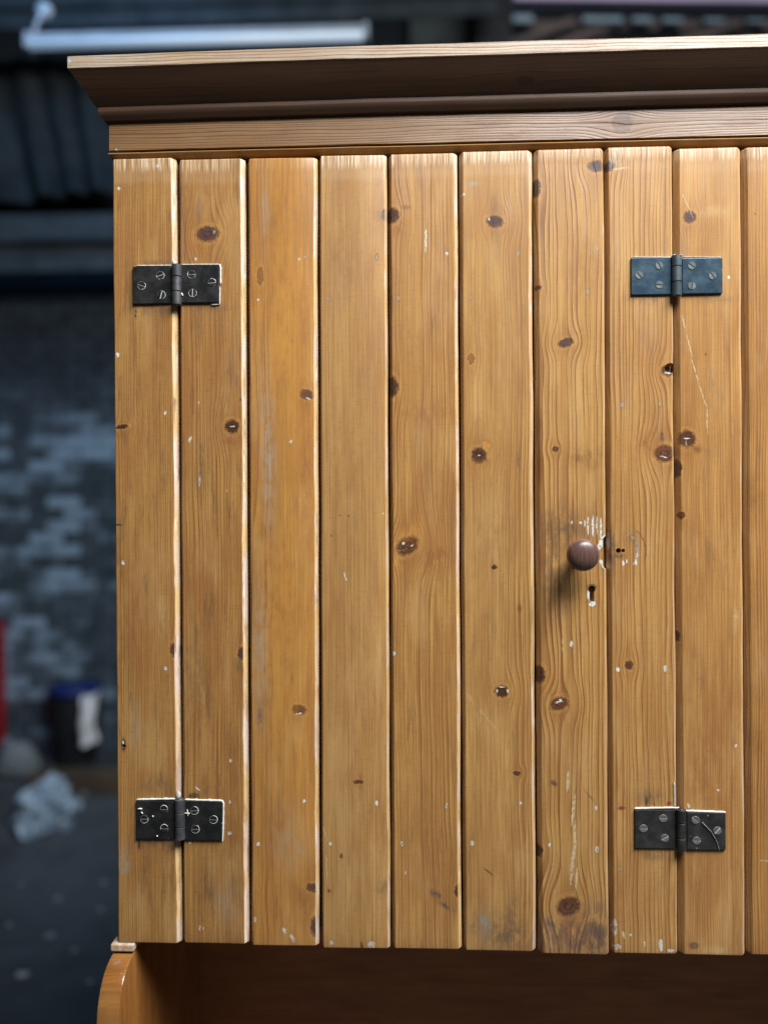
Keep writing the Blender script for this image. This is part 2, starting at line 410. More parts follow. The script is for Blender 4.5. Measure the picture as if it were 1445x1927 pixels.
# fluorescent strip light
a, b = at(48, 84, 2.25), at(702, 84, 2.25)
fl = empty('strip_light', (a.x, 2.25, a.z))
def lp(o): o.location = -fl.location; return o
wht = simple('fitting_enamel', (0.40, 0.45, 0.50), 0.4, col2=(0.30, 0.35, 0.40), scale=6)
lp(box('housing', a.x+0.03, b.x-0.02, 2.24, 2.30, a.z+0.012, a.z+0.046, wht, fl, 0.006))
for xx in (a.x+0.02, b.x-0.03): lp(box('end_cap', xx-0.012, xx+0.012, 2.215, 2.285, a.z-0.030, a.z+0.040, wht, fl, 0.004))
lp(link('tube', tube_me('tube', [(a.x+0.03, 2.235, a.z-0.012), (b.x-0.04, 2.235, a.z-0.012)], 0.019, 16),
        simple('tube_glass', (0.7, 0.75, 0.8), 0.3, emit=((0.45, 0.68, 0.95), 0.32)), fl))
pc, pd = at(60, 68, 2.25), at(82, 18, 2.25)
lp(link('flex', tube_me('flex', [(pc.x-0.01, 2.26, a.z+0.0), (pc.x-0.005, 2.26, pc.z-0.01), pc.lerp(pd, 0.5), pd], 0.009), wht, fl))
lp(link('junction_box', bm_mesh('jb', lathe_bm([(0, 0), (0.034, 0), (0.036, 0.02), (0.02, 0.034), (0, 0.036)], 16, 'Y', mat=Matrix.Translation(pd)), True), simple('jb', (0.4, 0.42, 0.42), 0.5), fl))
pe = at(245, 60, 2.27)
for xx in (pe.x, pe.x+0.95): lp(link('hanger', tube_me('hanger', [(xx, 2.232, a.z+0.047), (xx, 2.232, 4.9)], 0.007), steel, fl))
tag(fl, 'pale blue fluorescent strip light hanging behind the cornice', 'light')

# top right: post, lilac beam, truss
pp = at(928, 40, 3.3)
box('steel_post', pp.x-0.11, pp.x+0.11, 3.24, 3.36, 0, 4.9, steel_dk, None, 0.006)
tag(bpy.data.objects['steel_post'], 'black steel post behind the cornice', 'post')
pq = at(830, 60, 3.7); bo = box('hatch_board', pq.x-0.2, pq.x+0.16, 3.72, 3.76, pq.z-0.35, pq.z+0.22, simple('dull_board', (0.09, 0.11, 0.10), 0.8, col2=(0.16, 0.17, 0.16), scale=3), None, 0.01)
tag(bo, 'dull grey green board beside the black post', 'board')
lil = simple('lilac_paint', (0.44, 0.36, 0.50), 0.6, col2=(0.36, 0.30, 0.42), scale=2)
gp = simple('greyed_paint', (0.26, 0.26, 0.31), 0.7, col2=(0.18, 0.18, 0.22), scale=3)
q0, q1 = at(965, -6, 2.4), at(1700, 2, 2.4); lb = beam('painted_beam', q0, q1, 0.05, 0.055, lil, None, 0.004); tag(lb, 'lilac painted beam high at the right', 'beam')
q0, q1 = at(965, 17, 2.5), at(1700, 31, 2.5); lb = beam('timber_rail', q0, q1, 0.035, 0.03, gp, None, 0.003); tag(lb, 'thin greyed rail under the lilac beam', 'rail')
tr = empty('roof_truss', at(965, 60, 2.9)); brn = simple('old_truss_timber', (0.15, 0.11, 0.10), 0.8, col2=(0.09, 0.07, 0.07), scale=4)
def trb(nm, x0, y0, x1, y1, w, Y, mt): o = beam(nm, at(x0, y0, Y), at(x1, y1, Y), w, 0.04, mt, tr); o.location = -tr.location
trb('chord', 960, 48, 1700, 52, 0.02, 2.9, brn); trb('chord', 960, 112, 1700, 118, 0.05, 2.9, brn)
for x0 in (985, 1075, 1300): trb('brace', x0-30, 88, x0+95, 40, 0.030, 2.88, brn)
for x0, w in ((1130, 0.03), (1283, 0.028), (1400, 0.03)): trb('strut', x0, 30, x0+8, 120, w, 2.93, steel_dk)
for x0 in (982, 1112, 1150, 1205, 1262, 1340, 1420): trb('cleat', x0-17, 36, x0+20, 37, 0.026, 2.84, simple('cleat', (0.26, 0.36, 0.42), 0.5))
pb = at(1300, 60, 3.0); o = box('panel', at(1225, 0, 3.0).x, at(1390, 0, 3.0).x, 3.0, 3.02, at(0, 80, 3.0).z, at(0, 38, 3.0).z, steel, tr); o.location = -tr.location
tag(tr, 'brown timber roof truss with pale cleats beside the black post', 'truss')

# red steel locker, only its edge shows
lk = empty('red_locker', (at(-60, 1400, 3.35).x, 3.35, 0)); rd = simple('red_enamel', (0.42, 0.012, 0.02), 0.45, col2=(0.30, 0.008, 0.015), scale=4)
xr = at(10, 1300, 3.6).x; zt = at(0, 1180, 3.35).z
o = box('body', xr-0.42, xr, 3.36, 3.62, 0.06, zt, rd, lk, 0.01); o.location = -lk.location
o = box('door_panel', xr-0.40, xr-0.012, 3.345, 3.358, 0.09, zt-0.03, rd, lk, 0.004); o.location = -lk.location
for dx in (-0.38, -0.05):
    o = box('foot', xr+dx-0.02, xr+dx+0.03, 3.38, 3.60, 0, 0.058, steel_dk, lk); o.location = -lk.location
tag(lk, 'red steel locker standing against the brick wall', 'locker')

# bin with blue lid and a white rag over it
c = at(143, 1300, 3.42); bn = empty('waste_bin', (c.x, 3.42, 0)); bz = at(0, 1300, 3.42).z
o = link('bucket', bm_mesh('bucket', lathe_bm([(0, 0.002), (0.115, 0.002), (0.12, 0.01), (0.145, bz-0.02), (0.145, bz), (0.135, bz), (0.11, 0.02), (0, 0.02)], 32, 'Z'), True), simple('black_plastic', (0.012, 0.013, 0.016), 0.5), bn)
o = link('rim', bm_mesh('rim', lathe_bm([(0.138, bz+0.001), (0.156, bz-0.012), (0.158, bz+0.03), (0.12, bz+0.046), (0, bz+0.05)], 32, 'Z'), True), simple('blue_plastic', (0.006, 0.020, 0.13), 0.5), bn)
tag(bn, 'black waste bin with a blue lid against the brick wall', 'bin')
def rag():
    a, b = at(147, 1308, 3.22), at(184, 1400, 3.22); v = []; f = []; nx, nz = 14, 20
    for j in range(nz+1):
        for i in range(nx+1):
            u, t = i/nx, j/nz
            w = 1-0.18*math.sin(t*3.1)
            x = (a.x+b.x)/2+(u-0.5)*(b.x-a.x)*w + 0.006*math.sin(t*7)
            v.append((x, 3.22+0.014*math.sin(u*11+t*2)+0.01*math.sin(t*9)+ (0.06*(1-t/0.08)**1 if t < 0.08 else 0), a.z+(b.z-a.z)*t-0.02*math.sin(u*3+1)))
    for j in range(nz):
        for i in range(nx):
            q = j*(nx+1)+i; f.append((q, q+1, q+nx+2, q+nx+1))
    o = link('rag', pydata('rag', v, f, True), simple('white_cotton', (0.74, 0.76, 0.78), 0.9, bump=0.3, scale=30))
    o.modifiers.new('solid', 'SOLIDIFY').thickness = 0.005
    tag(o, 'white rag hanging down the front of the blue lidded bin', 'rag')
rag()
def lump(name, cx, cy, cz, sx, sy, sz, seed, mat, sub=3, amp=0.35, flat=True):
    bm = bmesh.new(); bmesh.ops.create_icosphere(bm, subdivisions=sub, radius=1)
    for v in bm.verts:
        n = v.co.normalized()
        k = 1 + amp*mn.noise(n*1.7+Vector((seed, 0, 0))) + amp*0.5*mn.noise(n*4.5+Vector((0, seed, 0))) + amp*0.3*abs(mn.noise(n*10+Vector((0, 0, seed))))
        v.co = Vector((n.x*k*sx, n.y*k*sy, max(n.z*k*sz, -sz*0.62)))
    zmin = min(v.co.z for v in bm.verts)
    for v in bm.verts: v.co.z -= zmin
    o = link(name, bm_mesh(name, bm, not flat), mat); o.location = (cx, cy, cz)
    return o
c = at(78, 1575, 2.45)
bagm = simple('crumpled_polythene', (0.36, 0.48, 0.60), 0.3, col2=(0.14, 0.20, 0.27), scale=16, bump=0.8)
tag(lump('plastic_bag', c.x-0.01, 2.5, 0.0, 0.125, 0.12, 0.13, 3.3, bagm, 4, 0.5, True), 'crumpled pale polythene bag lying on the dark floor', 'bag')
c = at(44, 1390, 3.25)
tag(lump('paper_sack', c.x, 3.2, 0.0, 0.12, 0.07, 0.11, 8.1, simple('paper', (0.20, 0.23, 0.25), 0.8, col2=(0.12, 0.14, 0.15), scale=9), 3, 0.25, True), 'grey paper sack slumped beside the red locker', 'sack')
tb = box('timber_baulk', at(60, 1460, 2.95).x, at(60, 1460, 2.95).x+1.6, 2.9, 3.04, 0.0, 0.10, simple('brown_baulk', (0.10, 0.07, 0.04), 0.8, col2=(0.06, 0.04, 0.025), scale=5), None, 0.006)
tag(tb, 'dark brown timber baulk lying on the floor before the bin', 'timber')
random.seed(9)
chipm = simple('plaster', (0.42, 0.44, 0.45), 0.7, col2=(0.25, 0.27, 0.28), scale=30)
for i, (x, y, r) in enumerate(((190, 1713, 5), (97, 1762, 6), (88, 1763, 4), (41, 1838, 10), (140, 1790, 5), (109, 1693, 5), (195, 1662, 5), (18, 1742, 4), (42, 1665, 3), (170, 1850, 5), (160, 1495, 9))):
    d = fwd*FPX + RGT*(x-722.5) + UP*(963.5-y); t = -CAM.z/d.z; q = CAM+d*t
    rr = r*(q-CAM).length/1400*0.85
    tag(lump('plaster_chip', q.x, q.y, 0, rr, rr*0.9, rr*0.5, i*3.1, chipm, 2, 0.4), 'small pale chip of plaster lying on the dark floor', 'debris', 'plaster chips on the floor')

# ================================================================== THE CUPBOARD
cup = empty('pine_cupboard', (0, 0, 0))
tag(cup, 'old honey pine cupboard of vertical boards with black butt hinges and cornice', 'cupboard')
W = 1.372

tops = [298, 299, 297, 292, 289, 284, 280, 276, 278, 276]
bots = [1775, 1776, 1780, 1785, 1786, 1790, 1796, 1795, 1798, 1798]
xt = [(210, 331), (334, 461), (464, 597), (599, 728), (730, 861), (864, 1001), (1004, 1136), (1138, 1265), (1268, 1395), (1397, 1527)]
xb = [(221, 341), (343, 468), (471, 601), (604, 735), (737, 869), (872, 1010), (1013, 1147), (1149, 1276), (1279, 1404), (1407, 1540)]
PL = []
for i in range(10):
    PL.append((at(xt[i][0], tops[i]).x, at(xt[i][1], tops[i]).x, at(xb[i][0], bots[i]).x, at(xb[i][1], bots[i]).x,
               at(sum(xt[i])/2, tops[i]).z, at(sum(xb[i])/2, bots[i]).z))
random.seed(21)
x = PL[-1][1]+0.0025
for i in range(5):
    w = 0.089+random.uniform(-0.002, 0.002)
    PL.append((x, x+w, x+0.002, x+w+0.002, PL[-1][4]+random.uniform(-.001, .001), PL[-1][5]+random.uniform(-.001, .001)))
    x += w+0.0025
W = x

# knots (px, py, rx, ry, angle, kind) and marks (px, py, rx, ry, angle, colour, strength) by board, read off the photograph
KN = {0: [(229, 803, 11, 3.5, 0.1, 'dark'), (334, 1226, 10, 14, 0.5, 'red')],
      1: [(391, 440, 18, 12, 0.1, 'purple'), (437, 803, 11, 11, 0, 'dark'), (457, 1230, 8, 10, 0, 'purple')],
      2: [(577, 742, 11, 8, -0.3, 'purple'), (563, 1336, 11, 8, -0.2, 'red'), (588, 1671, 10, 7, -0.2, 'purple'), (595, 1744, 9, 16, 0, 'purple'), (490, 520, 5, 14, 0, 'faint')],
      3: [(727, 404, 7, 11, 0, 'purple'), (675, 1471, 8, 3.5, 0, 'red'), (709, 484, 3, 6, 0, 'faint')],
      4: [(738, 405, 11, 12, 0.2, 'dark'), (737, 728, 10, 16, 0, 'dark'), (766, 1027, 18, 13, 0.6, 'red'), (862, 1676, 6, 10, 0, 'red')],
      5: [(931, 417, 13, 9, -0.2, 'purple'), (886, 675, 5, 8, 0, 'faint'), (901, 857, 12, 12, 0, 'dark'), (944, 1301, 11, 9, 0, 'dark'), (930, 1068, 4, 4, 0, 'dark'), (972, 1455, 6, 3.5, 0, 'purple')],
      6: [(1009, 353, 7, 14, 0, 'dark'), (1122, 313, 13, 9, 0, 'purple'), (1064, 645, 12, 7, 0.3, 'purple'), (1012, 541, 5, 4, 0, 'dark'), (1045, 845, 6, 4.5, 0.2, 'red'),
          (1015, 1270, 9, 14, 0, 'dark'), (1051, 1324, 14, 10, 0.3, 'red'), (1069, 1706, 18, 14, 0.4, 'red'), (1013, 1603, 7, 10, 0, 'dark')],
      7: [(1146, 313, 8, 8, 0, 'purple'), (1250, 853, 16, 13, 0, 'red'), (1183, 1252, 7, 7, 0, 'red'), (1258, 697, 12, 9, 0, 'red')],
      8: [(1297, 408, 10, 9, 0, 'purple'), (1292, 826, 13, 13, 0, 'dark'), (1274, 882, 7, 14, 0, 'dark'), (1282, 970, 6, 6, 0, 'red'), (1275, 1198, 5, 9, 0, 'dark')],
      9: [(1480, 700, 12, 10, 0, 'dark')]}
MK = {0: [(222, 668, 4, 6, 0.4, 'white', .9), (311, 777, 3.5, 4.5, 0, 'white', .9), (232, 1059, 4, 6.5, 0.3, 'white', .95), (312, 1258, 4, 5, 0, 'white', .9),
          (233, 1402, 5, 13, 0, 'black', .95), (232, 1399, 2.5, 6.5, 0, 'white', .95), (296, 312, 4, 4, 0, 'white', .8), (224, 355, 4, 4, 0, 'white', .8), (222, 988, 9, 2.2, 0, 'black', .9),
          (256, 590, 2.2, 9, 0, 'black', .9), (290, 1478, 30, 16, 0, 'grime', .5), (262, 1590, 2.5, 9, 0, 'black', .9), (305, 1150, 9, 40, 0, 'pale', .25), (255, 1370, 10, 45, 0, 'grey', .4), (234, 1625, 9, 25, 0, 'grey', .8),
          (330, 440, 5, 22, 0, 'purple', .8), (240, 1180, 40, 120, 0, 'brown', .22), (290, 700, 30, 60, 0, 'rust', .35), (296, 497, 40, 7, 0, 'grime', .6), (290, 583, 44, 9, 0, 'grime', .7), (300, 1590, 44, 12, 0, 'grime', .7)],
      1: [(404, 436, 4, 5, 0, 'grey', .9), (437, 802, 7, 1.4, 0.1, 'white', .9), (358, 827, 3.5, 8, -0.3, 'white', .75), (376, 905, 3, 14, -0.1, 'white', .65), (377, 870, 7, 60, 0, 'grime', .75),
          (376, 610, 5, 26, 0, 'grime', .8), (369, 487, 3.5, 4, 0, 'white', .8), (372, 1484, 9, 2.5, -0.5, 'white', .85), (434, 1431, 3.5, 6, 0, 'white', .6), (433, 1568, 6, 5, 0, 'white', .8), (358, 1585, 3.5, 5, 0, 'white', .85),
          (365, 1499, 12, 8, 0, 'black', .8), (433, 1509, 3, 5, 0, 'white', .6), (376, 1747, 2.5, 6, 0, 'white', .8), (383, 1747, 2, 5, 0, 'white', .8), (412, 1600, 60, 90, 0, 'brown', .28), (375, 1280, 22, 120, 0, 'brown', .5), (436, 830, 20, 12, 0, 'rust', .7),
          (450, 1260, 8, 40, 0, 'grime', .5), (400, 580, 36, 8, 0, 'grime', .6), (425, 1700, 20, 40, 0, 'grey', .3)],
      2: [(547, 831, 5, 4, 0, 'white', .75), (486, 1588, 4, 5, 0, 'white', .8), (572, 1508, 4, 4.5, 0, 'white', .85), (574, 484, 4, 4, 0, 'grey', .9), (563, 487, 3, 3, 0, 'white', .7), (486, 564, 3, 3.5, 0, 'white', .7),
          (505, 850, 14, 150, 0.02, 'grey', .7), (490, 1230, 15, 130, 0, 'grey', .55), (575, 900, 14, 150, 0, 'rust', .55), (570, 600, 14, 110, 0, 'rust', .5), (535, 600, 30, 200, 0, 'amber', .6), (530, 1200, 40, 300, 0, 'amber', .55), (563, 1343, 9, 1.8, 0.1, 'white', .8), (580, 750, 8, 1.6, -0.3, 'white', .8),
          (490, 1350, 6, 30, 0, 'purple', .6), (535, 1750, 4, 10, 0.5, 'white', .7), (550, 1765, 4, 12, 0.5, 'white', .6), (480, 1730, 3, 7, 0, 'white', .6), (545, 1580, 30, 60, 0, 'grey', .4), (570, 1700, 16, 50, 0.3, 'brown', .5), (500, 400, 8, 60, 0, 'grey', .4)],
      3: [(650, 1085, 2, 11, 0.2, 'white', .85), (709, 1511, 4.5, 6, 0, 'white', .75), (622, 1588, 4, 5, 0, 'white', .7), (619, 562, 5, 4.5, 0, 'grey', .9), (709, 484, 3, 7, 0, 'grey', .9), (612, 1568, 1.2, 18, 0.35, 'cream', .7), (615, 1635, 1.2, 34, 0.03, 'cream', .75),
          (642, 1611, 3, 5, 0, 'black', .85), (619, 1676, 3, 4, 0, 'black', .8), (640, 970, 3, 1.5, 0, 'black', .7), (655, 971, 3, 1.5, 0, 'black', .7), (681, 1780, 3, 9, 0.1, 'black', .85), (624, 1774, 6, 5, 0, 'white', .6), (700, 1778, 10, 9, 0, 'white', .5), (727, 520, 4, 14, 0, 'pale', .7), (717, 405, 12, 12, 0, 'purple', .6),
          (650, 480, 30, 60, 0, 'grime', .22), (670, 900, 30, 200, 0, 'brown', .16), (720, 1670, 12, 14, 0, 'grime', .7)],
      4: [(801, 453, 1.8, 30, -0.02, 'white', .85), (840, 478, 4.5, 5, 0, 'white', .7), (750, 562, 3.5, 7, 0.3, 'grey', .9), (840, 1517, 3, 8, 0, 'white', .75), (756, 1588, 3.5, 7, 0, 'white', .8), (759, 1022, 4, 3, 0.5, 'white', .95), (775, 1027, 4, 2, 0.8, 'white', .95), (757, 1035, 10, 1.2, 0.2, 'cream', .7),
          (825, 1050, 36, 26, 0, 'rust', .85), (745, 1060, 8, 18, 0, 'amber', .9), (800, 780, 60, 30, 0, 'rust', .5), (820, 1683, 14, 6, -0.5, 'purple', .95), (840, 1705, 16, 5, -0.5, 'purple', .9), (763, 1642, 2, 5, -.5, 'white', .7), (742, 1230, 5, 5, 0, 'white', .8), (764, 390, 9, 4, 0, 'brown', .7),
          (752, 430, 14, 14, 0, 'rust', .6), (850, 720, 10, 60, 0, 'rust', .4), (770, 1000, 22, 12, .5, 'amber', .8)],
      5: [(960, 1760, 60, 30, 0, 'grime', .8), (886, 346, 16, 3, 0.1, 'grey', .9), (871, 366, 6, 3.5, 0, 'white', .65), (886, 560, 3.5, 5, 0, 'grey', .9), (974, 477, 3.5, 5.5, 0, 'grey', .9), (888, 1587, 5.5, 7, 0, 'white', .6), (979, 1513, 3.5, 7, 0, 'white', .75), (920, 412, 2, 5, 0.3, 'white', .8), 
          (935, 1300, 2, 5, 0, 'white', .95), (955, 1301, 2.5, 5, 0, 'white', .95), (944, 1293, 8, 1.3, 0, 'white', .8), (901, 857, 4, 1.3, 0, 'white', .9), (905, 868, 18, 9, 0.1, 'brown', .7), (914, 838, 10, 9, 0, 'amber', .9), (906, 1340, 2, 46, 0.7, 'pale', .5), (895, 1350, 20, 30, .7, 'pale', .22), (918, 1640, 12, 1.6, -0.7, 'black', .7),
          (931, 400, 12, 34, 0, 'purple', .35), (965, 1725, 14, 40, 0, 'grime', .6), (905, 1735, 30, 26, 0, 'grime', .6), (910, 1735, 10, 26, 0, 'grey', .8), (975, 865, 4, 24, 0, 'grime', .6), (930, 1000, 40, 120, 0, 'grime', .16), (985, 1700, 4, 16, 0, 'brown', .8), (977, 1145, 4, 8, 0, 'brown', .8)],
      6: [(1062, 985, 60, 36, 0, 'grime', .42), (1045, 1010, 40, 50, 0, 'brown', .45), (1040, 1090, 30, 50, 0, 'grime', .35), (1075, 1775, 80, 24, 0, 'purple', .55), (1128, 1745, 18, 60, 0, 'purple', .5), (1107, 1120, 4.5, 13, 0, 'white', .95), (1114, 1137, 8, 6, 0, 'white', .95), (1113, 1104, 9, 5, 0, 'black', .8), (1075, 1212, 4.5, 7, 0, 'white', .8), (1034, 1590, 3.5, 5, 0, 'white', .9), (1121, 1520, 4, 5, 0, 'white', .6), (1123, 1598, 5, 8, 0, 'white', .7), (1111, 477, 4, 6, 0, 'grey', .8), (1105, 550, 4, 7, 0, 'grey', .8), (1070, 540, 2.5, 8, 0, 'grey', .6), (1122, 466, 2, 3, 0, 'white', .9),
          (1068, 1470, 2.4, 22, -0.05, 'cream', .9), (1078, 1525, 3.2, 32, -0.12, 'cream', .9), (1081, 1580, 3.2, 36, 0.0, 'cream', .9), (1076, 1632, 3.4, 40, -0.08, 'cream', .9), (1084, 1656, 2, 26, -0.1, 'cream', .8), (1058, 1215, 1.8, 14, 0, 'cream', .7),
          (1064, 1000, 44, 26, 0, 'grime', .5), (1045, 1060, 26, 50, 0, 'grime', .4), (1048, 1140, 22, 40, 0, 'purple', .3), (1100, 862, 30, 18, 0, 'brown', .8), (1106, 990, 2.6, 24, 0, 'white', .8), (1115, 990, 2.6, 26, 0, 'white', .9), (1122, 988, 2.2, 22, 0, 'white', .9), (1130, 995, 2.5, 26, 0, 'white', .85), (1100, 985, 2, 10, 0, 'white', .7), (1092, 984, 3, 4, 0, 'white', .8),
          (1076, 983, 2.5, 4, 0, 'white', .7), (1131, 1020, 7, 20, -0.4, 'white', .95), (1133, 1062, 6, 12, 0.5, 'white', .95), (1051, 1321, 11, 1.5, 0.2, 'white', .95), (1054, 1318, 3, 3.5, 0, 'white', .95), 
          (1060, 1750, 60, 40, 0, 'purple', .5), (1034, 1742, 10, 14, 0, 'purple', .9), (1120, 1760, 30, 50, 0, 'grime', .8), (1042, 1474, 7, 5, -0.6, 'purple', .9), (1110, 1500, 18, 1.3, -0.9, 'grime', .8), (1095, 500, 50, 60, 0, 'rust', .25), (1112, 1106, 8, 6, 0, 'grime', .9), (1118, 1135, 3, 7, 0.2, 'white', .85), (1107, 1120, 2, 9, 0, 'white', .9)],
      7: [(1182, 1004, 2.0, 5.0, 1.00, 'grey', 0.90), (1190, 1012, 2.4, 7.0, 0.70, 'grey', 0.95), (1196, 1022, 2.6, 8.0, 0.40, 'grey', 0.95), (1198, 1034, 3.0, 8.0, 0.10, 'grey', 0.95), (1198, 1045, 3.0, 8.0, -0.20, 'white', 0.60), (1194, 1057, 3.0, 7.0, -0.50, 'white', 0.90), (1201, 1002, 1.4, 7, 0.75, 'brown', .9), (1208, 1013, 1.4, 7, 0.50, 'brown', .9), (1213, 1025, 1.4, 7, 0.25, 'brown', .9), (1215, 1038, 1.4, 7, 0.00, 'brown', .9), (1213, 1048, 1.4, 7, -0.20, 'brown', .9), (1150, 1035, 8, 40, 0, 'grime', .9), (1170, 762, 4.5, 6, 0, 'grey', .95), (1240, 760, 4, 7, 0, 'grey', .95), (1162, 1260, 5.5, 5, -0.3, 'white', .85), (1251, 1259, 4, 8, 0, 'white', .7), (1156, 1745, 7, 20, 0, 'white', .55), (1160, 1782, 12, 7, 0, 'white', .55), (1173, 1760, 3, 8, 0.2, 'cream', .9), (1186, 1760, 3, 4, 0, 'white', .7), (1212, 1776, 3, 6, 0, 'white', .8),
          (1243, 1778, 5, 16, 0.05, 'white', .75), (1262, 1789, 9, 4, 0, 'white', .7), (1169, 1521, 7, 3.5, 0.1, 'red', .95), (1258, 1513, 5, 4.5, 0.3, 'red', .95), (1216, 1508, 3, 9, 0, 'black', .85), (1230, 1512, 1.6, 8, 0, 'black', .85), (1222, 1502, 26, 16, 0, 'grime', .7), (1256, 701, 9, 3.5, 0, 'white', .97), (1248, 860, 9, 1.6, -0.2, 'white', .95),
          (1245, 822, 3, 10, 0.1, 'purple', .9), (1200, 1035, 1.8, 24, 0, 'grey', .9), (1187, 1012, 14, 14, 0, 'grime', .6), (1172, 1060, 3.2, 7, 0, 'white', .9), (1179, 1056, 2, 5, 0, 'white', .9), (1196, 1059, 2.6, 6, 0.3, 'white', .9), (1165, 1046, 10, 5, 0, 'grime', .8), (1146, 1020, 3, 22, 0, 'white', .45), (1218, 835, 24, 22, 0, 'rust', .8),
          (1228, 1610, 30, 12, 0, 'grime', .6), (1166, 1635, 6, 5, 0, 'grey', .7), (1152, 300, 8, 12, 0, 'grey', .8), (1167, 317, 18, 2, 0.1, 'cream', .6), (1215, 565, 40, 8, 0, 'grime', .5), (1160, 1690, 14, 60, 0, 'rust', .4)],
      8: [(1286, 608, 1.4, 18, 0.2, 'cream', .9), (1296, 648, 1.4, 26, 0.25, 'cream', .9), (1308, 700, 1.5, 30, 0.28, 'cream', .95), (1322, 745, 1.4, 24, 0.3, 'cream', .9), (1330, 790, 1.3, 30, 0.02, 'cream', .8), (1292, 825, 9, 1.6, -0.05, 'white', .95), (1291, 834, 2, 7, 0, 'grey', .9), (1352, 1487, 4.5, 3.5, 0, 'white', .95), (1370, 522, 3.5, 4, 0, 'white', .9),
          (1384, 1165, 4, 18, 0, 'pale', .6), (1384, 1403, 3, 4, 0, 'white', .8), (1327, 667, 2.5, 2.5, 0, 'grime', .9), (1295, 1516, 3, 6, .3, 'white', .7), (1343, 398, 34, 12, 0, 'pale', .3), (1330, 1450, 44, 160, 0, 'rust', .4), (1305, 1780, 9, 7, 0, 'grime', .9), (1345, 1790, 26, 9, 0, 'pale', .5), (1310, 845, 16, 7, -.3, 'brown', .8), (1293, 385, 1, 30, 0.4, 'cream', .7), (1346, 562, 40, 8, 0, 'grime', .5)],
      9: [(1425, 1400, 14, 30, 0, 'brown', .5), (1420, 930, 14, 40, 0, 'brown', .5), (1440, 1620, 14, 1.3, -.1, 'cream', .7)]}
#      spacing contrast wav relief rough blotch early late ends
PR = {0: (3.3, .52, 3.0, .35, .40, .60, (0.43, 0.225, 0.064), (0.22, 0.088, 0.024), 0.9),
      1: (4.4, .58, 4.0, .35, .40, .66, (0.42, 0.212, 0.058), (0.20, 0.078, 0.020), 0.6),
      2: (7.5, .55, 8.0, .25, .33, .48, (0.48, 0.222, 0.050), (0.29, 0.105, 0.022), 0.15),
      3: (3.1, .48, 1.8, .25, .40, .36, (0.46, 0.250, 0.084), (0.27, 0.122, 0.036), 0.95),
      4: (3.7, .78, 4.5, .40, .38, .46, (0.50, 0.260, 0.076), (0.24, 0.092, 0.022), 0.7),
      5: (5.4, .58, 4.0, .30, .36, .38, (0.50, 0.275, 0.090), (0.27, 0.110, 0.027), 0.9),
      6: (7.6, 1.05, 5.0, .80, .38, .26, (0.53, 0.288, 0.092), (0.19, 0.068, 0.016), 0.35),
      7: (5.2, .78, 5.0, .60, .38, .34, (0.52, 0.280, 0.092), (0.25, 0.098, 0.024), 0.6),
      8: (3.7, .52, 2.8, .28, .36, .46, (0.50, 0.255, 0.082), (0.27, 0.110, 0.030), 0.6),
      9: (3.6, .90, 3.0, .55, .40, .40, (0.46, 0.222, 0.062), (0.21, 0.076, 0.018), 0.7)}
WEAR_LIT = [0.95, 1.0, 0.8, 0.55, 0.75, 0.55, 0.3, 0.3, 0.5, 0.5]

def conv_k(l): return [(at(x, y).x, at(x, y).z, rx*MMPX, ry*MMPX, a, k) for x, y, rx, ry, a, k in l]
def conv_m(l): return [(at(x, y).x, at(x, y).z, rx*MMPX, ry*MMPX, a, c, k) for x, y, rx, ry, a, c, k in l]

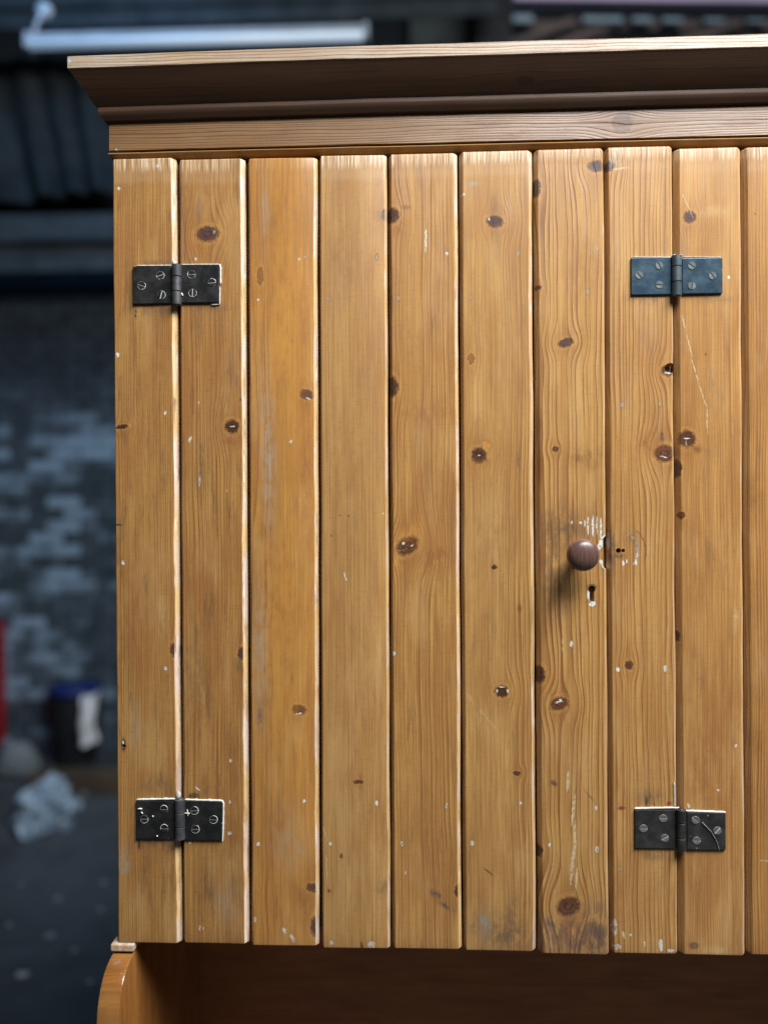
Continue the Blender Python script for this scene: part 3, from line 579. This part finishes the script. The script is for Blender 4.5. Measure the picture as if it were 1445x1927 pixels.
def plank(name, i, mat, parent, wear_lit):
    xl0, xr0, xl1, xr1, zt, zb = PL[i]
    rnd = random.Random(i*7+1)
    N = 72; ch = 0.0066
    tilt = rnd.uniform(-0.0005, 0.0005); cup_ = rnd.uniform(-0.0003, 0.0004)
    zs = [zb, zb+0.0012, zb+0.004] + [zb+0.004+(zt-zb-0.008)*k/N for k in range(1, N)] + [zt-0.004, zt-0.0012, zt]
    v = []; f = []; fw = []
    for k, z in enumerate(zs):
        t = (z-zb)/(zt-zb); e = 0.0
        if k in (0, len(zs)-1): e = 0.0010
        elif k in (1, len(zs)-2): e = 0.0003
        xl = xl1+(xl0-xl1)*t + (0.0002 if i else 0) + 0.0007*mn.noise(Vector((i*9.1, z*9, 0))) + e*0.6
        xr = xr1+(xr0-xr1)*t - 0.0003 + 0.0008*mn.noise(Vector((i*9.1+4, z*9, 0))) - e*0.6
        cl = (0.0020 if i == 0 else (0.0032, 0.0032, 0.0028, 0.0034, 0.0036, 0.0046, 0.0040, 0.0052, 0.0052, 0.0050)[min(i, 10)-1])*(1+0.16*mn.noise(Vector((i*5.3, z*9, 2)))+0.05*mn.noise(Vector((i*5.3, z*70, 2))))
        cr = (0.0052, 0.0054, 0.0046, 0.0036, 0.0044, 0.0048, 0.0032, 0.0030, 0.0042, 0.0042)[min(i, 9)]*(1.0+0.18*mn.noise(Vector((i*5.3, z*12, 7))) + 0.12*mn.noise(Vector((i*5.3, z*60, 3))))
        y0 = e - 0.0004*mn.noise(Vector((i*3.3, z*4, 5)))
        xm = (xl+xr)/2
        pts = [(xl, 0.018), (xl, y0+0.0080), (xl+cl*0.5, y0+0.0044), (xl+cl, y0+0.0006-tilt), (xl+cl+0.0011, y0-tilt),
               (xm, y0+cup_), (xr-cr-0.0011, y0+tilt), (xr-cr, y0+0.0005+tilt), (xr-cr*0.5, y0+cr*0.52+0.0003), (xr, y0+cr*1.10+0.0004), (xr, 0.018)]
        v += [(p[0], p[1], z + (0.0006*mn.noise(Vector((p[0]*120, i, 0))) if e > 0.002 else 0)) for p in pts]
    n = 11
    for k in range(len(zs)-1):
        for j in range(n-1):
            a = k*n+j; f.append((a, a+1, a+n+1, a+n)); fw.append(1.0 if j in (7, 8) else (0.25 if j == 9 else (0.12 if j in (1, 2) else 0)))  # right chamfers marked strongly as the lit side, left ones hardly
        a = k*n; f.append((a+n-1, a, a+n, a+2*n-1)); fw.append(0)
    f.append(tuple(range(n))[::-1]); fw.append(0); q = (len(zs)-1)*n; f.append(tuple(range(q, q+n))); fw.append(0)
    me = pydata(name, v, f)
    for p in me.polygons: p.use_smooth = True
    me.set_sharp_from_angle(angle=rad(24))
    att = me.attributes.new('wear_lit', 'FLOAT', 'FACE')
    for k, w in enumerate(fw): att.data[k].value = w*wear_lit
    return link(name, me, mat, parent)

def cut(o, cutters):
    """carve real holes into a board and bake the result into its mesh"""
    tmp = []
    for bm in cutters:
        me = bm_mesh('cutter', bm); c = bpy.data.objects.new('cutter', me); COL.objects.link(c); tmp.append(c)
        md = o.modifiers.new('cut', 'BOOLEAN'); md.operation = 'DIFFERENCE'; md.object = c; md.solver = 'EXACT'
    bpy.context.view_layer.update()
    dg = bpy.context.evaluated_depsgraph_get()
    me2 = bpy.data.meshes.new_from_object(o.evaluated_get(dg))
    o.modifiers.clear(); o.data = me2
    for c in tmp: bpy.data.objects.remove(c)
def hole(px, py, r, dep=0.012, sx=1.0):
    q = at(px, py)
    bm = lathe_bm([(0, -0.01), (r, -0.01), (r, dep), (0, dep)], 14, 'Y')
    for v in bm.verts: v.co = Vector((v.co.x*sx+q.x, v.co.y, v.co.z+q.z))
    return bm

door_l = empty('door'); door_l.parent = cup; door_l['label'] = 'pine door of six upright boards with a round brown knob'
door_r = empty('door'); door_r.parent = cup; door_r['label'] = 'pine door hinged on the stile beside the round knob'
for i in range(len(PL)):
    j = i if i < 10 else (i % 3)+3
    spc, con, wav, rel, rgh, blt, ea, la, en = PR[j]
    band = None
    if i == 5: band = (PL[5][0]+0.05, PL[5][0]+0.068, 0.45, 2.0)
    if i == 2: band = (PL[2][0]+0.020, PL[2][0]+0.034, 2.3, 0.45)
    mt = wood('board_%d' % i, i+1.7, 'z', spc, con, wav, ea, la, conv_k(KN.get(i, [])), conv_m(MK.get(i, [])), rel, rgh, blt, ends=en, ztop=PL[i][4], band=band, tint=(1.05, 1.07, 1.06), dirt=1.5 if i < 2 else 1.1)
    par = cup if i in (0, 7, 14) else (door_l if i < 7 else door_r)
    o = plank('stile' if par is cup else 'plank', i, mt, par, WEAR_LIT[i] if i < 10 else 0.5)
    if i == 6:
        q = at(1113, 1117)
        kb = bmesh.new(); n = 20; pts = []
        for k in range(n):
            a = 2*math.pi*k/n; r = 0.0046
            pts.append((q.x+r*math.cos(a)*0.85, q.z+0.005+r*math.sin(a)))
        lo = box_bm(q.x-0.0030, q.x+0.0030, -0.01, 0.013, q.z-0.0105, q.z+0.004)
        hi = lathe_bm([(0, -0.01), (0.0046, -0.01), (0.0046, 0.013), (0, 0.013)], 18, 'Y')
        for v in hi.verts: v.co += Vector((q.x, 0, q.z+0.0055))
        q2 = at(1140, 1040)
        nt = box_bm(q2.x-0.0045, q2.x+0.01, -0.01, 0.013, q2.z-0.021, q2.z+0.021, 0.003)
        cut(o, [lo, hi, nt])
    if i == 7: cut(o, [hole(1163, 1036, 0.0033), hole(1172, 1036, 0.0024), hole(1262, 692, 0.0065, 0.012, 1.3)])
    if i == 0: cut(o, [hole(233, 1404, 0.0026, 0.008, 0.8)])

# carcass
side_w = wood('side_wood', 31.0, 'z', 4.0, .5, 5, (0.44, 0.20, 0.055), (0.24, 0.085, 0.02), relief=.3, rough=.20, plane='yz', specks=.5, blotch=.8, tint=(0.76, 0.68, 0.56))
back_w = wood('back_wood', 33.0, 'x', 5.0, .4, 6, relief=.2, rough=.55, specks=.2, tint=(1.0, 0.76, 0.48))
box('shelf', 0.027, W-0.027, 0.0205, 0.30, PL[0][5]+0.012, PL[0][5]+0.030, back_w, cup, 0.001)
box('backing_board', 0.002, W-0.002, 0.0185, 0.0203, PL[0][5]+0.035, 1.972, simple('dark_backing', (0.035, 0.018, 0.009), 0.8), cup)
box('back_panel', 0.0, W, 0.301, 0.313, 0.02, 2.0, back_w, cup)
box('top_panel', 0.002, W-0.002, 0.0, 0.30, 2.03, 2.045, back_w, cup)
box('base_shelf', 0.027, W-0.027, 0.07, 0.30, 0.10, 0.12, back_w, cup, 0.001)
def side_board(name, x0, x1, vis):
    # scrolled front edge: measured where the photo shows it, then returning to the straight upright
    pts = [(0.0, PL[0][5]-0.014)]
    for px, py in ((203, 1815), (195, 1840), (189, 1868), (185, 1897), (183, 1927)):
        q = depth_for(px, py, at(214, 1785).x); pts.append((q.y, q.z))
    y, z = pts[-1]
    pts += [(y-0.001, z-0.025), (y+0.004, z-0.05), (y+0.016, z-0.075), (y+0.035, z-0.095), (y+0.055, z-0.115), (y+0.068, z-0.14), (y+0.07, z-0.17)]
    pts += [(pts[-1][0], 0.0)]
    # smooth
    dense = []
    for a, b in zip(pts, pts[1:]):
        for k in range(4): dense.append((a[0]+(b[0]-a[0])*k/4, a[1]+(b[1]-a[1])*k/4))
    dense.append(pts[-1])
    for _ in range(4):
        dense = [dense[0]]+[((dense[i-1][0]+dense[i][0]*2+dense[i+1][0])/4, (dense[i-1][1]+dense[i][1]*2+dense[i+1][1])/4) for i in range(1, len(dense)-1)]+[dense[-1]]
    prof = dense + [(0.30, 0.0), (0.30, 2.02), (0.0195, 2.02), (0.0195, dense[0][1])]
    bm = bmesh.new(); A = [bm.verts.new((x0, p[0], p[1])) for p in prof]; B = [bm.verts.new((x1, p[0], p[1])) for p in prof]
    n = len(prof)
    bm.faces.new(A); bm.faces.new(B[::-1])
    side = []
    for i in range(n): bm.faces.new((A[i], B[i], B[(i+1) % n], A[(i+1) % n]))
    bmesh.ops.recalc_face_normals(bm, faces=bm.faces)
    ed = [e for e in bm.edges if (abs(e.verts[0].co.x-e.verts[1].co.x) < 1e-6) and min(e.verts[0].co.y, e.verts[1].co.y) < 0.06]
    bmesh.ops.bevel(bm, geom=ed, offset=0.0022, segments=2, affect='EDGES', profile=0.5)
    me = bm_mesh(name, bm, True); me.set_sharp_from_angle(angle=rad(40))
    o = link(name, me, [side_w], cup)
    # small cap fillet above the scroll
    zc = PL[0][5]
    cb = bm_mesh('cap', box_bm(x0-0.0015, x1+0.0015, -0.003, 0.018, zc-0.0105, zc-0.0008, 0.0018, 2))
    link('cap', cb, simple('worn_cap_wood', (0.46, 0.30, 0.17), 0.4, col2=(0.60, 0.50, 0.42), scale=120), o)
    return o
xl_ = at(212, 1785).x; xr_ = at(252, 1785).x
side_board('scrolled_side', xl_, xr_, True)
side_board('scrolled_side', W-(xr_-xl_)-0.002, W-0.002, False)

# frieze and cornice
frieze_w = wood('frieze_wood', 41.0, 'x', 4.2, .65, 3.0, (0.44, 0.25, 0.09), (0.24, 0.11, 0.035), relief=.8, rough=.46, blotch=.35, tint=(0.56, 0.54, 0.60),  # darker tint takes in part of the cornice's shadow
                knots=[(at(1170, 232).x, at(1170, 232).z, 10, 10, 0, 'faint')], marks=[(at(220, 281).x, at(220, 281).z, 3.5, 2.4, 0, 'white', .9), (at(1180, 215).x, at(1180, 215).z, 9, 14, 0, 'grime', .7)], specks=.25)
bead_w = wood('bead_wood', 45.0, 'x', 4.0, .3, 3.0, relief=.2, rough=.4, blotch=.3, specks=.2, tint=(0.95, 1.0, 1.0))
cove_w = wood('cove_wood', 43.0, 'x', 6.0, .3, 5.0, relief=.25, rough=.68, blotch=.3, specks=.35, dirt=.4, tint=(0.175, 0.140, 0.135),  # dark tint puts the shade under the fascia into the wood colour
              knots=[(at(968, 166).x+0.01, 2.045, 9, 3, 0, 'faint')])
fascia_w = wood('fascia_wood', 47.0, 'x', 4.0, .85, 4.0, (0.64, 0.50, 0.36), (0.36, 0.23, 0.13), blotch_col=(0.50, 0.36, 0.24), relief=1.0, rough=.5, blotch=.25, specks=.6, tint=(0.72, 0.74, 0.78),
                marks=[(at(132, 118, -.038).x, 2.075, 3, 7, 0, 'white', .8), (0.8, 2.076, 200, 6, 0, 'pale', .3)])  # long pale patch paints in the glare towards the right
def warp(x, z, amp=1.0):
    """the old top has sagged a little at its left end"""
    return z + amp*(-0.0032*max(0.0, (0.40-x)/0.45)**1.6 + 0.0012*max(0, (x-0.4)/0.5))
def sweep(name, prof, mat, parent, smooth=False, ret=True):
    """closed (p, z) profile run round the mitred left corner, along the front and back along the right side"""
    nseg = 60; bm = bmesh.new(); rings = []
    path = [('L', 0.30), ('L', 0.15)] + [('F', k/nseg) for k in range(nseg+1)] + [('R', 0.15), ('R', 0.30)]
    for kind, t in path:
        ring = []
        for p, z in prof:
            if kind == 'L': x, y = -p+XL, t
            elif kind == 'R': x, y = W+p, t
            else: x, y = XL-p+(W+2*p-XL)*t, -p + 0.0003*mn.noise(Vector((t*30, z*50, 0)))
            ring.append(bm.verts.new((x, y, warp(x, z, 1 if z > 1.99 else 0.4) + 0.0004*mn.noise(Vector((x*14, p*90, z*80))))))
        rings.append(ring)
    n = len(prof)
    for a, b in zip(rings, rings[1:]):
        for k in range(n): bm.faces.new((a[k], b[k], b[(k+1) % n], a[(k+1) % n]))
    bm.faces.new(rings[0]); bm.faces.new(rings[-1][::-1])
    me = bm_mesh(name, bm, smooth)
    if smooth: me.set_sharp_from_angle(angle=rad(35))
    return link(name, me, mat, parent)
XL = at(206, 270).x
fz = sweep('frieze', [(0.000, 1.9795), (0.000, 2.017), (-0.0195, 2.017), (-0.0195, 1.9795)], frieze_w, cup)
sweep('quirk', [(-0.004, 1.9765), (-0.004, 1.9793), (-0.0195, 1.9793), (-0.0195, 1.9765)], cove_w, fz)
sweep('bead', [(-0.0008, 1.9738), (0.0006, 1.9741), (0.0010, 1.9749), (0.0004, 1.9758), (-0.001, 1.9763), (-0.0195, 1.9763), (-0.0195, 1.9706), (-0.006, 1.9706)], bead_w, fz, True)
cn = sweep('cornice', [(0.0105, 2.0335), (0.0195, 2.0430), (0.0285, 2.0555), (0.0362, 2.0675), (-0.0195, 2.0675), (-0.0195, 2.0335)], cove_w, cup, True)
sweep('fascia', [(0.0368, 2.0682), (0.0378, 2.0690), (0.0380, 2.0835), (0.0370, 2.0845), (-0.0195, 2.0845), (-0.0195, 2.0677), (0.034, 2.0677)], fascia_w, cn, True)
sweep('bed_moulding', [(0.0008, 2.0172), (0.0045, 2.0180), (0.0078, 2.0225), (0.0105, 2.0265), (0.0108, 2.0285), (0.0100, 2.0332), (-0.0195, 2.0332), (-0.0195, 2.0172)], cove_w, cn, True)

# ------------------------------------------------------------------ knob
def knob_mat():
    mt, b = new_mat('worn_brown_knob')
    x, y, z = SEP(OBJ())
    n = NOISE(XYZ(x*900, y*60, z*60), 1.0, 3.0, 0.6); n2 = NOISE(OBJ(), 90.0, 4.0)
    r2 = M('SQRT', x*x+z*z)
    c = MIX(STEP(n, 0.38, 0.68), (0.085, 0.042, 0.032), (0.15, 0.082, 0.065))
    c = MIX(STEP(n2, 0.5, 0.7)*0.5, c, (0.10, 0.055, 0.045))
    c = MIX(STEP(r2, 0.0185, 0.0208)*0.7, c, (0.28, 0.11, 0.035))
    S.put(b.inputs['Base Color'], c); S.put(b.inputs['Roughness'], CLAMP(n2*0.25+0.20))
    BUMP(b, n, 0.15, 0.0005)
    return mt
kp = at(1098, 1045, -0.036)
kb = lathe_bm([(0, 0.0), (0.0085, 0.0), (0.0085, -0.002), (0.0068, -0.006), (0.0066, -0.014), (0.009, -0.019), (0.0165, -0.0235), (0.0202, -0.0285), (0.0206, -0.0325), (0.0188, -0.037), (0.0145, -0.0405), (0.008, -0.0425), (0, -0.0432)], 48, 'Y')
ko = link('knob', bm_mesh('knob', kb, True), knob_mat(), door_l); ko.location = (kp.x, 0.0, kp.z)
ko['label'] = 'round brown worn wooden knob'
ko.modifiers.new('sub', 'SUBSURF').render_levels = 2

# ------------------------------------------------------------------ hinges
def iron(name, base, base2, rough, scr):
    mt, b = new_mat(name)
    P = OBJ(); n = NOISE(P, 60.0, 5.0, 0.6); n2 = NOISE(P, 300.0, 3.0, 0.6)
    c = MIX(STEP(n, 0.4, 0.66), base, base2)
    x, y, z = SEP(P)
    sc = STEP(NOISE(XYZ(x*60+z*400, y*10, z*90-x*300), 1.0, 2.0), 0.72, 0.76)
    c = MIX(sc*scr, c, (0.35, 0.34, 0.30))
    wv = S.node('ShaderNodeTexVoronoi'); wv.inputs['Scale'].default_value = 140; S.put(wv.inputs['Vector'], P)
    rv = SEP(S(wv.outputs['Color']))[0]
    c = MIX(STEP(S(wv.outputs['Distance']), 0.16, 0.10)*M('GREATER_THAN', rv, 0.93)*scr*1.6, c, (0.6, 0.6, 0.55))
    S.put(b.inputs['Base Color'], c); S.put(b.inputs['Roughness'], CLAMP(n*0.35+rough-0.15))
    b.inputs['Metallic'].default_value = 0.35
    BUMP(b, n2+n*2.0, 0.25, 0.0004)
    return mt
I_blk = iron('blackened_iron', (0.016, 0.016, 0.017), (0.032, 0.030, 0.028), .42, .25)
I_sheen = iron('sky_sheen_iron', (0.022, 0.052, 0.080), (0.034, 0.068, 0.096), .34, .35)  # black iron coloured blue to carry the sky's reflection
I_grey = iron('browned_iron', (0.030, 0.028, 0.027), (0.050, 0.047, 0.043), .42, .35)
I_brl = iron('worn_barrel', (0.06, 0.062, 0.068), (0.10, 0.095, 0.092), .38, .1)
I_brlb = iron('worn_sheen_barrel', (0.06, 0.085, 0.10), (0.085, 0.11, 0.125), .36, .1)  # worn barrel with the same sky sheen in its colour
PNT = simple('old_white_paint', (0.70, 0.71, 0.66), 0.6, col2=(0.55, 0.52, 0.42), scale=200)
SLOT = simple('slot_dark', (0.008, 0.008, 0.009), 0.7)
STL = iron('screw_steel', (0.12, 0.125, 0.125), (0.20, 0.20, 0.19), .35, .1)
STLB = iron('sky_sheen_screw_steel', (0.13, 0.165, 0.175), (0.22, 0.23, 0.21), .3, .1)  # screw heads with the sky's blue put into the colour
def screw_mesh(name, rim, seed):
    """slotted countersunk head: dish, two half discs with a groove between, optional rim of caught paint; slots: 0 head, 1 groove, 2 rim"""
    bm = bmesh.new(); R = 0.0050; g = 0.00062; rnd = random.Random(seed)
    base = [bm.verts.new((R*1.02*math.cos(2*math.pi*k/24), -0.00005, R*1.02*math.sin(2*math.pi*k/24))) for k in range(24)]
    fb = bm.faces.new(base); fb.material_index = 1
    for s in (-1, 1):
        a0 = math.asin(g/R); arc = [s*(a0+(math.pi-2*a0)*k/14) for k in range(15)]
        top = [bm.verts.new((R*0.93*math.cos(a), -0.00062, R*0.93*math.sin(a) if abs(R*0.93*math.sin(a)) > g else s*g)) for a in arc]
        bot = [bm.verts.new((R*math.cos(a), -0.00005, R*math.sin(a))) for a in arc]
        bm.faces.new(top)
        for k in range(14): bm.faces.new((top[k], top[k+1], bot[k+1], bot[k]))
        bm.faces.new((top[14], top[0], bot[0], bot[14]))
    if rim:
        a0 = rnd.uniform(0, 6.28); ln = rnd.uniform(2.4, 5.4); n = 20; pr = None
        for k in range(n+1):
            a = a0+ln*k/n; w = 0.00075*(0.35+0.65*math.sin(math.pi*k/n))*rnd.uniform(0.7, 1.5)
            q = [bm.verts.new(((R+d)*math.cos(a), h, (R+d)*math.sin(a))) for d, h in ((0.0, -0.00008), (w*0.5, -0.0005), (w, -0.00008))]
            if pr:
                for m_ in (0, 1): bm.faces.new((pr[m_], pr[m_+1], q[m_+1], q[m_])).material_index = 2
            pr = q
    return bm_mesh(name, bm)
def ribbon(name, path, w, parent, seed, mat=PNT):
    """a ragged bead of old paint along a path on the board face"""
    rnd = random.Random(seed); bm = bmesh.new(); pr = None; tot = []
    for a, b in zip(path, path[1:]):
        a, b = Vector(a), Vector(b); n = max(3, int((b-a).length/0.0022))
        tot += [(a.lerp(b, k/n), (b-a).normalized()) for k in range(n)]
    tot.append((Vector(path[-1]), (Vector(path[-1])-Vector(path[-2])).normalized()))
    for k, (p, t) in enumerate(tot):
        nrm = Vector((-t.z, 0, t.x)); ww = w*(0.45+0.75*abs(mn.noise(Vector((k*0.37+seed, 0, 0))))+0.25*rnd.random())
        if k in (0, len(tot)-1): ww *= 0.3
        q = [bm.verts.new(p+nrm*d*ww+Vector((0, h, 0))) for d, h in ((-0.6, 0.0006), (-0.25, -0.0011), (0.35, -0.0010), (0.6, 0.0006))]
        if pr:
            for m_ in range(3): bm.faces.new((pr[m_], pr[m_+1], q[m_+1], q[m_]))
        pr = q
    return link(name, bm_mesh(name, bm, True), mat, parent)
def hinge(label, lf, br, rt, leaf_m, brl_m, screws, slot_m, head_m, rim, paint, seed, split):
    h = empty('hinge'); h.parent = cup; h['label'] = label
    for (x0, y0, x1, y1) in (lf, rt):
        a, b = at(x0, y1), at(x1, y0)
        box('leaf', a.x, b.x, -0.0030, -0.0001, a.z, b.z, leaf_m, h, 0.0007, 2)
    a, b = at(br[0], br[3], -0.005), at(br[2], br[1], -0.005); r = (b.x-a.x)/2; cx = (a.x+b.x)/2
    zs = [a.z+(b.z-a.z)*t for t in split]
    for k in range(3):
        z0, z1 = zs[k]+(0.00035 if k else 0), zs[k+1]-(0.00035 if k < 2 else 0)
        bm = lathe_bm([(0, z0), (r*0.9, z0), (r, z0+0.0005), (r, z1-0.0005), (r*0.9, z1), (0, z1)], 24, 'Z')
        for v in bm.verts: v.co += Vector((cx, -0.0045, 0))
        me = bm_mesh('knuckle', bm, True); me.set_sharp_from_angle(angle=rad(40))
        link('knuckle', me, brl_m, h)
    bm = lathe_bm([(0, a.z-0.001), (r*0.55, a.z-0.001), (r*0.62, a.z), (r*0.62, b.z), (r*0.5, b.z+0.001), (0, b.z+0.001)], 16, 'Z')
    for v in bm.verts: v.co += Vector((cx, -0.0045, 0))
    link('pin', bm_mesh('pin', bm, True), brl_m, h)
    for k, (sx, sy, ang) in enumerate(screws):
        q = at(sx, sy, -0.003)
        o = link('screw', screw_mesh('screw', rim, seed*10+k), [head_m, slot_m, PNT], h)
        o.location = (q.x, -0.00305, q.z); o.rotation_euler = (0, ang, 0)
    for k, (pth, w) in enumerate(paint):
        ribbon('paint_residue', [(at(x, y).x, -0.0006 if w < 0.009 else -0.0034, at(x, y).z) for x, y in pth], w*1.45 if w < 0.009 else w-0.01, h, seed*5+k)
    return h
hinge('black hinge of the knob door below the cornice, white paint round its edge', (252, 502, 325, 573), (324, 498, 341, 574), (342, 500, 413, 571), I_blk, I_brl,
      [(267, 537, 0.35), (302, 518, -0.3), (304, 555, -1.3), (361, 516, 0.02), (363, 551, -1.55), (399, 532, -0.1)], PNT, I_blk, True,
      [([(258, 500.5), (324, 500)], .0017), ([(342, 498.5), (414, 498), (415.5, 505), (415.5, 534)], .0018), ([(414.5, 540), (414, 573), (398, 574)], .0012), ([(328, 490), (328, 499)], .005), ([(342, 506), (342.5, 548)], .0009), ([(343, 552), (346, 558)], .0125)], 1, (0, .33, .70, 1))
hinge('black hinge of the right door below the cornice, blue sky sheen painted in, bare screws', (1186, 485, 1263, 556), (1263, 481, 1282, 557), (1282, 486, 1357, 554), I_sheen, I_brlb,
      [(1202, 518, 0.9), (1240, 500, 1.1), (1240, 536, 0.1), (1301, 500, 0.6), (1301, 538, -1.5), (1340, 519, 1.0)], SLOT, STLB, False,
      [([(1190, 484.2), (1262, 484)], .0007), ([(1284, 484.5), (1356, 484.5)], .0007), ([(1264, 480), (1283, 480)], .0012)], 2, (0, .34, .72, 1))
hinge('black hinge of the knob door at its foot, thick white paint flecks', (258, 1506, 330, 1577), (330, 1504, 348, 1579), (348, 1507, 419, 1579), I_blk, I_brl,
      [(272, 1541, 0), (309, 1523, 0), (310, 1559, 0.05), (366, 1525, -0.05), (368, 1560, 0), (402, 1542, 0.1)], PNT, I_blk, True,
      [([(258, 1504.3), (330, 1503)], .0020), ([(349, 1504.5), (418, 1506.5), (421, 1511), (420.5, 1545), (419, 1583)], .0021), ([(336, 1488), (336, 1503)], .005), ([(347.5, 1512), (348, 1560)], .0012), ([(262, 1520), (270, 1520)], .0122), ([(268, 1526), (271, 1529)], .0116), ([(289, 1533), (291, 1535)], .0112), ([(350, 1528), (359, 1529)], .0128), ([(354, 1521), (356, 1533)], .0114), ([(297, 1570), (299, 1572)], .0112)], 3, (0, .32, .68, 1))
hinge('dark brown black hinge of the right door at its foot beside red paint dabs', (1193, 1523, 1271, 1594), (1272, 1523, 1290, 1600), (1291, 1528, 1363, 1597), I_grey, I_grey,
      [(1210, 1559, 0), (1247, 1540, 0.05), (1250, 1577, -0.5), (1308, 1543, 0.7), (1310, 1582, 0), (1349, 1563, -0.8)], PNT, STL, False,
      [([(1193, 1521), (1271, 1519.5)], .0018), ([(1271, 1519.5), (1282, 1524), (1291, 1525)], .0022), ([(1291, 1525.5), (1364, 1528)], .0020), ([(1267, 1470), (1268, 1500), (1268, 1519)], .0011), ([(1318, 1545), (1335, 1562), (1346, 1582), (1350, 1597)], .01045)], 4, (0, .31, .68, 1))
